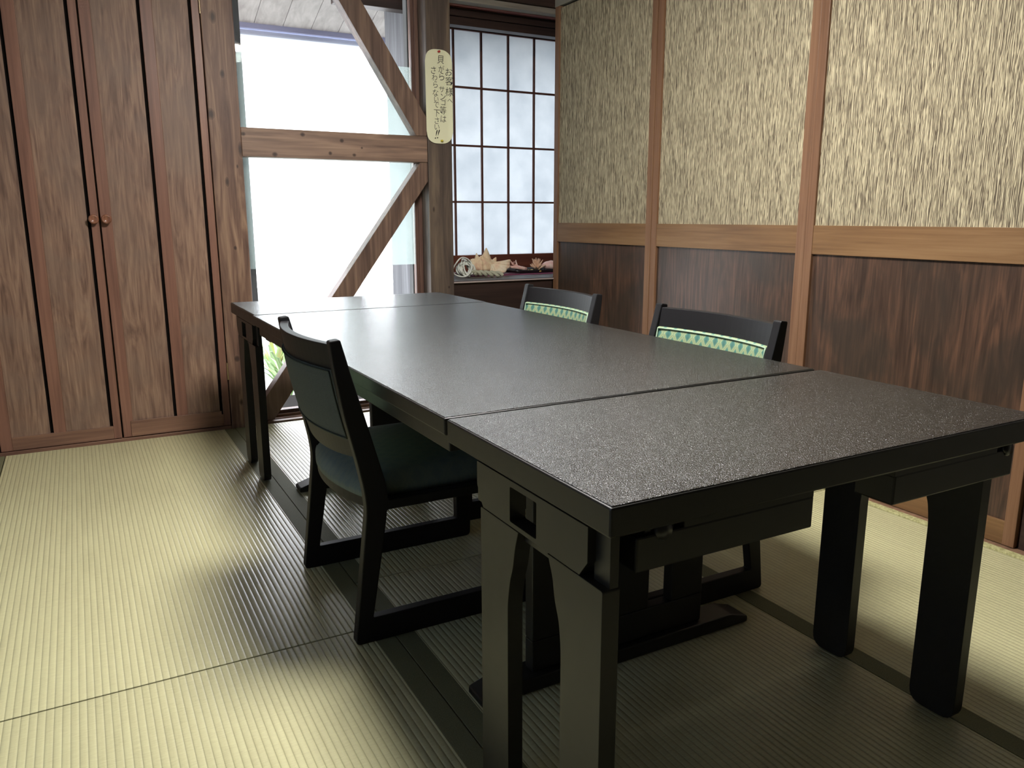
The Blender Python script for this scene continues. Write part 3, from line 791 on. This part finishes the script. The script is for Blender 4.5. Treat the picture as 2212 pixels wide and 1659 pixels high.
# tray with coral and shells
tray = thing('serving_tray', 'black tray holding coral and pink shells on the niche shelf', 'tray', (2.53, 4.36, ZS+.0034))
tm = plain('black_tray', (28, 24, 26), .35)
pts = fillet([(-.19, -.12), (.19, -.12), (.19, .12), (-.19, .12)], .03)
MB().prism(pts, lambda u, v: (u*.9, v*.9, 0), lambda u, v: (u*.9, v*.9, .004)).build('tray_base', tm, tray)
m = MB()
q = [(u, v) for u, v in pts]; nq = len(q)
rr = [[m.bm.verts.new((u*s, v*s, z)) for u, v in q] for s, z in ((.9, 0), (1.0, .020), (.98, .021), (.885, .0045))]
for a, b in zip(rr, rr[1:]):
    for k in range(nq): m.bm.faces.new((a[k], a[(k+1) % nq], b[(k+1) % nq], b[k]))
m.build('tray_rim', tm, tray, 0, True)
ZT = ZS+.0034+.005
pinkm = shellmat('pink_coral', (230, 170, 160), (242, 200, 186), (246, 222, 206))
tanm = shellmat('tan_coral', (206, 158, 126), (228, 192, 162), (240, 218, 194))
whm = shellmat('pink_shell', (242, 188, 180), (244, 204, 192), (246, 226, 212))
yelm = shellmat('yellow_coral', (200, 160, 80), (222, 190, 110), (232, 210, 150))
def branch(m, p, d, L, r, depth):
    pts = [p]
    for i in range(4):
        d = (d+Vector((random.uniform(-.3, .3), random.uniform(-.3, .3), random.uniform(-.15, .25)))).normalized()
        q_ = pts[-1]+d*L/4; q_.z = max(q_.z, r*1.05+.0005); pts.append(q_)
    m.tube(pts, r, 8, False, lambda t: 1-.35*t)
    if depth:
        for _ in range(3): branch(m, pts[random.randint(1, 4)], (d+Vector((random.uniform(-1, 1), random.uniform(-1, 1), random.uniform(-.2, .9)))).normalized(), L*.6, r*.65, depth-1)
random.seed(3)
m = MB(); branch(m, Vector((.04, 0, .014)), Vector((-1, -.1, .32)), .125, .0125, 2)
o = m.build('coral_branch', pinkm, None, 0, True); o.location = (2.425, 4.33, ZT); tag(o, 'pale pink knobbly coral branch at the left end of the tray', 'coral', 'coral and shells on the black tray')
m = MB()
for i in range(46):
    a = random.uniform(0, 2*PI); e = random.uniform(.25, 1.35); L = random.uniform(.045, .078)
    d = Vector((math.cos(a)*math.cos(e)*.8, math.sin(a)*math.cos(e)*.8, math.sin(e)))
    b = Vector((0, 0, .012))
    m.tube([b+d*L*t+Vector((0, 0, .0)) for t in (0, .4, .75, 1)], .0085, 7, False, lambda t: 1-.75*t)
o = m.build('coral_cluster', tanm, None, 0, True); o.location = (2.545, 4.33, ZT+.002); tag(o, 'spiky tan coral cluster standing in the middle of the tray', 'coral', 'coral and shells on the black tray')
m = MB(); rings = []
for i in range(13):
    t = i/12; r = .036*math.sin(PI*(.08+.84*t))**.6
    rings.append([m.bm.verts.new((-.062+.124*t, r*1.1*math.cos(2*PI*k/20), .030+r*.8*math.sin(2*PI*k/20)*(1+.08*math.sin(k*3+i)))) for k in range(20)])
for a, b in zip(rings, rings[1:]):
    for k in range(20): m.bm.faces.new((a[k], a[(k+1) % 20], b[(k+1) % 20], b[k]))
m.bm.faces.new(rings[0]); m.bm.faces.new(rings[-1])
o = m.build('sea_shell', whm, None, 0, True); o.location = (2.655, 4.335, ZT+.004); tag(o, 'smooth pink sea shell lying at the right end of the tray', 'shell', 'coral and shells on the black tray')
m = MB()
for (x, y, r) in ((-.05, -.06, .014), (-.03, -.065, .012), (.0, -.07, .013), (.022, -.068, .011), (-.07, -.055, .012)):
    m.lathe([(.001, 0), (r*.8, r*.15), (r, r*.6), (r*.7, r*1.1), (.001, r*1.3)], (x, y, 0), 'Z', 14)
o = m.build('coral_piece', yelm, None, 0, True); o.location = (2.52, 4.325, ZT); tag(o, 'small yellow coral piece at the front of the tray', 'coral', 'coral and shells on the black tray')
# ------------------------------------------------------------------ ceiling lamp (the room's own light)
lamp = thing('ceiling_lamp', 'round white hanging lamp above the table, outside the picture', 'lamp', (.95, 1.85, 2.20))
MB().lathe([(.05, .22), (.05, .19), (.008, .185), (.008, .02), (.06, .012), (.29, 0), (.30, -.03), (.27, -.035), (.001, -.035)], (0, 0, 0), 'Z', 40).build('lamp_base', 'plaster', lamp, 0)
MB().lathe([(.27, -.036), (.265, -.07), (.23, -.10), (.15, -.118), (.001, -.124)], (0, 0, 0), 'Z', 40).build('lamp_shade', 'glow', lamp, 0, True)
